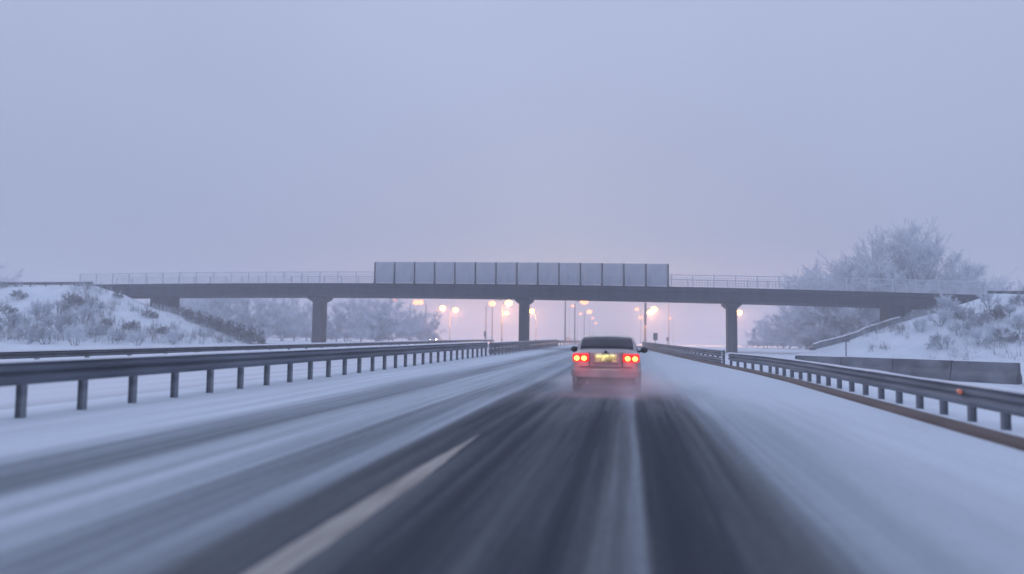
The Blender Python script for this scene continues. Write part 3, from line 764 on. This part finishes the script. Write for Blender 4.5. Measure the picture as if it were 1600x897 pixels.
# tall mast with a narrow panel beside the bright pair
q = at(1008, 491, 150)
ms = empty('mast', (q.x, 150, g(150)))
tag(ms, 'dark mast with a narrow hanging panel beside the bright pair of lamps', 'mast')
mb = MB(); mb.tube([(0, 0, -0.5), (0, 0, 9.0)], [0.11, 0.08], 10); mb.build('pole', M_POLE, ms, smooth=True)
mb = MB(); mb.box((0.05, -0.16, q.z - g(150)), (0.42, 0.14, 4.4)); bevel(mb.build('panel', M_DARKSTEEL, ms), 0.03)
def plain_pole(px, Y, H, label):
    q = at(px, 520, Y); root = empty('lamp_post', (q.x, Y, g(Y)))
    mb = MB(); mb.tube([(0, 0, -0.5), (0, 0, H * 0.6), (0, 0, H)], [0.13, 0.11, 0.08], 10); mb.build('pole', M_POLE, root, smooth=True)
    mb = MB(); mb.tube([(0, 0, H), (0.5, 0, H + 0.4), (1.8, 0, H + 0.5)], 0.05, 8); mb.build('arm', M_POLE, root, smooth=True)
    mb = MB(); mb.ellipsoid((1.9, 0, H + 0.47), (0.4, 0.2, 0.1)); mb.build('lamp_head', M_POLE, root, smooth=True)
    tag(root, label, 'lamp post', 'unlit lamp posts beyond the bridge')
plain_pole(883, 130, 11, 'thin tall pole between the middle pier and the car ahead')
plain_pole(769, 165, 9.2, 'thin grey pole left of the middle pier')
plain_pole(1045, 190, 11, 'thin grey pole right of the small square sign')
# small signs
def road_sign(px, py, Y, w, h, label):
    q = at(px, py, Y); root = empty('road_sign', (q.x, Y, g(Y)))
    mb = MB(); mb.tube([(0, 0, -0.4), (0, 0, q.z - g(Y) + h / 2)], 0.05, 8); mb.build('post', M_POLE, root)
    mb = MB(); mb.box((0, -0.07, q.z - g(Y)), (w, 0.05, h)); bevel(mb.build('sign_plate', M_GALV2, root), 0.02)
    tag(root, label, 'road sign')
road_sign(1024, 526, 118, 0.68, 1.15, 'small grey upright road sign right of the car ahead')
road_sign(1043, 530, 150, 0.5, 0.7, 'tiny faint road sign beside a thin pole, right of the grey one')
road_sign(758, 522, 128, 0.42, 1.0, 'narrow grey sign left of the middle pier')

# ------------------------------------------------------------------ cars
M_PAINT = noisy('dirty_silver_paint', (0.40, 0.375, 0.37), (0.54, 0.51, 0.50), scale=2.2, rough=0.42, metal=0.15, stretch=(1, 1, 2))
M_BUMPER = noisy('dirty_bumper', (0.27, 0.255, 0.255), (0.42, 0.40, 0.40), scale=3, rough=0.6)
M_GLASS = noisy('dark_car_glass', (0.02, 0.022, 0.032), (0.05, 0.052, 0.068), scale=1.5, rough=0.2)
M_GLASS.node_tree.nodes['Principled BSDF'].inputs['Specular IOR Level'].default_value = 0.22
M_BLACK = noisy('black_plastic', (0.012, 0.012, 0.014), (0.03, 0.03, 0.033), scale=4, rough=0.6)
M_RUBBER = noisy('tyre_rubber', (0.015, 0.015, 0.016), (0.06, 0.06, 0.065), scale=6, rough=0.9)
M_RIM = noisy('rim_metal', (0.2, 0.2, 0.21), (0.3, 0.3, 0.31), scale=6, rough=0.4, metal=0.6)
M_RED = emit('lit_red_lens', (1.0, 0.03, 0.03), 0.7)
M_CORE = emit('lit_bulb_core', (1.0, 0.38, 0.07), 5.5)
M_HEAD = emit('lit_headlamp', (1.0, 0.86, 0.60), 90.0)
M_PLATE = noisy('number_plate', (0.22, 0.20, 0.09), (0.90, 0.84, 0.42), scale=11, rough=0.4, stretch=(1.3, 1, 0.8), detail=2.0)
M_EXH = noisy('exhaust', (0.25, 0.25, 0.26), (0.4, 0.4, 0.42), scale=5, rough=0.4, metal=0.5)
def loft(secs, close_ends=True):
    """secs: list of (y, [(x, z) ... right half from bottom centre to top centre])"""
    mb = MB(); n = None
    for y, h in secs:
        ring = [(x, y, z) for x, z in h] + [(-x, y, z) for x, z in reversed(h[1:-1])]
        n = len(ring); mb.v += ring
    for i in range(len(secs) - 1):
        for k in range(n):
            k2 = (k + 1) % n; mb.f.append((i*n + k, i*n + k2, (i+1)*n + k2, (i+1)*n + k))
    mb.f.append(tuple(range(n))[::-1]); mb.f.append(tuple((len(secs) - 1) * n + k for k in range(n)))
    return mb
def subsurf(o, lv=2):
    m = o.modifiers.new('sub', 'SUBSURF'); m.levels = lv; m.render_levels = lv; return o
def make_car():
    root = empty('car', (0, 0, 0))
    def sec(y, w, zb, zt, sh=0.10, crown=0.03):
        return (y, [(0, zb), (w * 0.80, zb), (w * 0.96, zb + 0.07), (w, zb + 0.22), (w * 1.005, lerp(zb, zt, 0.55)), (w * 0.985, lerp(zb, zt, 0.80)), (w * 0.93, zt - 0.035), (w * 0.80, zt), (w * 0.4, zt + crown), (0, zt + crown)])
    body = loft([sec(0.02, 0.74, 0.34, 0.99), sec(0.03, 0.80, 0.30, 1.03), sec(0.16, 0.845, 0.26, 1.065), sec(0.6, 0.865, 0.24, 1.08), sec(1.2, 0.875, 0.22, 1.06),
                 sec(2.3, 0.88, 0.22, 1.02), sec(3.3, 0.875, 0.22, 0.98), sec(4.2, 0.84, 0.24, 0.88), sec(4.6, 0.78, 0.27, 0.80), sec(4.72, 0.66, 0.32, 0.70)])
    bo = subsurf(body.build('body', M_PAINT, root, smooth=True), 2)
    def cab(y, wb, wt, zb, zt):
        return (y, [(0, zb), (wb * 0.9, zb), (wb, zb + 0.02), (lerp(wb, wt, 0.5) + 0.012, lerp(zb, zt, 0.5)), (wt, zt - 0.07), (wt * 0.93, zt - 0.015), (wt * 0.6, zt + 0.012), (0, zt + 0.022)])
    cabin = loft([cab(0.62, 0.76, 0.72, 0.99, 1.10), cab(0.80, 0.775, 0.715, 0.99, 1.21), cab(1.12, 0.79, 0.70, 0.99, 1.385), cab(1.40, 0.80, 0.69, 0.99, 1.445), cab(1.9, 0.805, 0.685, 0.99, 1.465),
                  cab(2.5, 0.805, 0.685, 0.97, 1.45), cab(2.95, 0.80, 0.69, 0.95, 1.36), cab(3.5, 0.78, 0.70, 0.93, 1.05)])
    subsurf(cabin.build('cabin', M_PAINT, root, smooth=True), 2)
    # glass follows the cabin, 12 mm proud
    def pane(name, rows, mat=M_GLASS, parent=root):
        mb = MB(); n = len(rows[0])
        for r_ in rows: mb.v += r_
        for i in range(len(rows) - 1):
            for k in range(n - 1): mb.f.append((i*n + k, i*n + k + 1, (i+1)*n + k + 1, (i+1)*n + k))
        o = mb.build(name, mat, parent, smooth=True); s_ = o.modifiers.new('thick', 'SOLIDIFY'); s_.thickness = 0.012; s_.offset = 0
        return o
    rows = []
    for (y, z, w) in ((0.665, 1.118, 0.675), (0.78, 1.185, 0.67), (0.93, 1.272, 0.66), (1.07, 1.345, 0.645), (1.20, 1.395, 0.615)):
        rows.append([(w * a, y - 0.03 + 0.05 * a * a, z + 0.022 - 0.025 * a * a) for a in (-1, -0.9, -0.5, 0, 0.5, 0.9, 1)])
    pane('rear_window', rows)
    rows = []
    for (y, z, w) in ((3.36, 1.115, 0.66), (3.15, 1.23, 0.63), (2.95, 1.345, 0.60), (2.78, 1.40, 0.57)):
        rows.append([(w * a, y + 0.04 - 0.06 * a * a, z + 0.025 - 0.03 * a * a) for a in (-1, -0.5, 0, 0.5, 1)])
    pane('windscreen', rows)
    for s in (-1, 1):
        rows = []
        for z, y0_, y1_, w in ((1.06, 0.98, 3.15, 0.80), (1.2, 1.10, 2.98, 0.745), (1.34, 1.32, 2.78, 0.685)):
            rows.append([(s * w, lerp(y0_, y1_, a / 6), z) for a in range(7)])
        pane('side_window', rows)
        # lamps: red housing with two lit bulbs
        mb = MB(); mb.box((s * 0.615, 0.012, 0.905), (0.42, 0.10, 0.21)); tl = mb.build('tail_lamp', M_RED, root); bevel(tl, 0.085, 4)
        for q in (0.535, 0.715):
            m2 = MB(); m2.ellipsoid((s * q, -0.03, 0.888), (0.068, 0.03, 0.060)); m2.build('bulb', M_CORE, tl, smooth=True)
        ld = bpy.data.lights.new('tail_light', 'POINT'); ld.energy = 5.0; ld.color = (1.0, 0.06, 0.07); ld.shadow_soft_size = 0.06
        lo = bpy.data.objects.new('tail_light', ld); COL.objects.link(lo); lo.parent = root; lo.location = (s * 0.62, -0.45, 0.80)
        mb = MB(); mb.ellipsoid((s * 0.62, 4.63, 0.66), (0.16, 0.06, 0.085)); mb.build('headlight', M_HEAD, root, smooth=True)
        # mirror
        mb = MB(); mb.ellipsoid((s * 0.985, 2.82, 1.055), (0.105, 0.075, 0.085)); mi = mb.build('wing_mirror', M_BLACK, root, smooth=True)
        mb = MB(); mb.tube([(s * 0.78, 2.86, 1.0), (s * 0.93, 2.84, 1.02)], 0.03, 8); mb.build('mirror_arm', M_BLACK, mi)
        for yw in (0.98, 3.78):
            mb = MB(); prof = [(-.105, .20), (-.105, .30), (-.09, .325), (.09, .325), (.105, .30), (.105, .20)]
            nn = 28
            for k in range(nn):
                a = 2 * math.pi * k / nn
                for (dx, r_) in prof: mb.v.append((s * 0.765 + dx, yw + r_ * math.cos(a), 0.325 + r_ * math.sin(a)))
            for k in range(nn):
                k2 = (k + 1) % nn
                for j in range(6): j2 = (j + 1) % 6; mb.f.append((k*6 + j, k*6 + j2, k2*6 + j2, k2*6 + j))
            wh = empty('wheel', (0, 0, 0)); wh.parent = root
            mb.build('tyre', M_RUBBER, wh, smooth=True)
            mb = MB(); mb.tube([(s * 0.70, yw, 0.325), (s * 0.85, yw, 0.325)], 0.205, 20); mb.build('rim', M_RIM, wh)
    # rear bumper, lower valance, plate recess, boot seam, badge, exhaust, number plate
    def bsec(y, w, z0, z1): return (y, [(0, z0), (w * 0.9, z0), (w, z0 + 0.03), (w, lerp(z0, z1, .5)), (w, z1 - 0.03), (w * 0.94, z1), (w * .5, z1 + .005), (0, z1 + .005)])
    bm_ = loft([bsec(-0.06, 0.64, 0.43, 0.59), bsec(-0.05, 0.79, 0.41, 0.62), bsec(0.04, 0.875, 0.40, 0.645), bsec(0.5, 0.885, 0.40, 0.63)])
    subsurf(bm_.build('rear_bumper', M_BUMPER, root, smooth=True), 2)
    mb = MB(); mb.box((0, 0.06, 0.335), (1.42, 0.12, 0.15)); bevel(mb.build('valance', M_BLACK, root), 0.03)
    mb = MB(); mb.box((0, -0.005, 0.885), (0.66, 0.03, 0.26)); bevel(mb.build('plate_recess', M_BUMPER, root), 0.02)
    mb = MB(); mb.box((0, -0.028, 0.885), (0.53, 0.012, 0.17)); npl = bevel(mb.build('number_plate', M_PLATE, root), 0.008)
    mb = MB(); mb.box((0, -0.04, 1.005), (0.20, 0.05, 0.025)); mb.build('plate_lamp', M_BLACK, root)
    ld = bpy.data.lights.new('plate_light', 'AREA'); ld.energy = 0.55; ld.color = (1.0, 0.97, 0.62); ld.shape = 'RECTANGLE'; ld.size = 0.46; ld.size_y = 0.03
    lo = bpy.data.objects.new('plate_light', ld); COL.objects.link(lo); lo.parent = root; lo.location = (0, -0.10, 0.995); lo.rotation_euler = (R(40), 0, 0)
    mb = MB(); mb.tube([(0, 0.005, 1.045), (0, -0.015, 1.045)], 0.04, 16); mb.build('badge', M_DARKSTEEL, root)
    mb = MB(); mb.box((0, -0.006, 0.675), (1.30, 0.02, 0.012)); mb.box((0.405, 0.0, 0.85), (0.012, 0.03, 0.36)); mb.box((-0.405, 0.0, 0.85), (0.012, 0.03, 0.36)); mb.build('boot_seam', M_BLACK, root)
    mb = MB(); mb.tube([(-0.45, -0.04, 0.285), (-0.45, 0.3, 0.285)], 0.04, 12); mb.build('exhaust_pipe', M_EXH, root)
    mb = MB(); mb.box((0, 2.3, 0.27), (1.5, 3.9, 0.14)); mb.build('underbody', M_BLACK, root)
    return root
car = make_car()
car.location = (-0.60, 18.5, 0.0)
tag(car, 'silver saloon car driving ahead with tail lamps lit, throwing up snow', 'car')
def oncoming(px, py, Y, label):
    c = copy_tree(car); q = at(px, py, Y); c.location = (q.x - 0.3, Y, q.z - 0.66); c.rotation_euler = (0, 0, R(180)); c['label'] = label
oncoming(687, 530, 168, 'distant oncoming car with headlights on, below the thicket')
oncoming(890, 532, 200, 'tiny distant oncoming car with headlights on, left of the car ahead')

# snow thrown up by the wheels of the car ahead
def spray_mat():
    m = bpy.data.materials.new('snow_spray'); m.use_nodes = True; nt = m.node_tree; nt.nodes.clear(); L = nt.links.new
    out = N(nt, 'ShaderNodeOutputMaterial'); pv = N(nt, 'ShaderNodeVolumePrincipled'); L(pv.outputs[0], out.inputs['Volume'])
    pv.inputs['Color'].default_value = (0.95, 0.96, 1.0, 1); pv.inputs['Anisotropy'].default_value = 0.2
    tc = N(nt, 'ShaderNodeTexCoord'); ln_ = N(nt, 'ShaderNodeVectorMath', operation='LENGTH'); L(tc.outputs['Object'], ln_.inputs[0])
    mr = N(nt, 'ShaderNodeMapRange'); mr.inputs['From Min'].default_value = 1.0; mr.inputs['From Max'].default_value = 0.1; L(ln_.outputs['Value'], mr.inputs['Value'])
    nz = N(nt, 'ShaderNodeTexNoise'); nz.inputs['Scale'].default_value = 2.2; nz.inputs['Detail'].default_value = 3; L(tc.outputs['Object'], nz.inputs['Vector'])
    mm = N(nt, 'ShaderNodeMath', operation='MULTIPLY'); L(mr.outputs['Result'], mm.inputs[0]); L(nz.outputs['Fac'], mm.inputs[1])
    m2 = N(nt, 'ShaderNodeMath', operation='MULTIPLY'); L(mm.outputs[0], m2.inputs[0]); m2.inputs[1].default_value = 1.9; L(m2.outputs[0], pv.inputs['Density'])
    return m
mb = MB(); mb.ellipsoid((0, 0, 0), (1, 1, 1), 24, 14)
sp = mb.build('snow_spray', spray_mat(), None, smooth=True, loc=(-0.25, 18.9, 0.12)); sp.scale = (1.8, 2.5, 0.66)
tag(sp, 'reddish snow mist whirling behind the car ahead', 'snow mist', kind='stuff')

# ------------------------------------------------------------------ haze
mb = MB(); mb.box((0, 330, 8.2), (1420, 780, 22.6))
hz = mb.build('haze', None); tag(hz, kind='stuff')
hm = bpy.data.materials.new('haze'); hm.use_nodes = True; nt = hm.node_tree; nt.nodes.clear()
o_ = nt.nodes.new('ShaderNodeOutputMaterial'); pv = nt.nodes.new('ShaderNodeVolumePrincipled')
pv.inputs['Color'].default_value = (0.93, 0.94, 0.98, 1); pv.inputs['Density'].default_value = HAZE_DENSITY; pv.inputs['Anisotropy'].default_value = 0.1
nt.links.new(pv.outputs[0], o_.inputs['Volume']); hz.data.materials.append(hm)
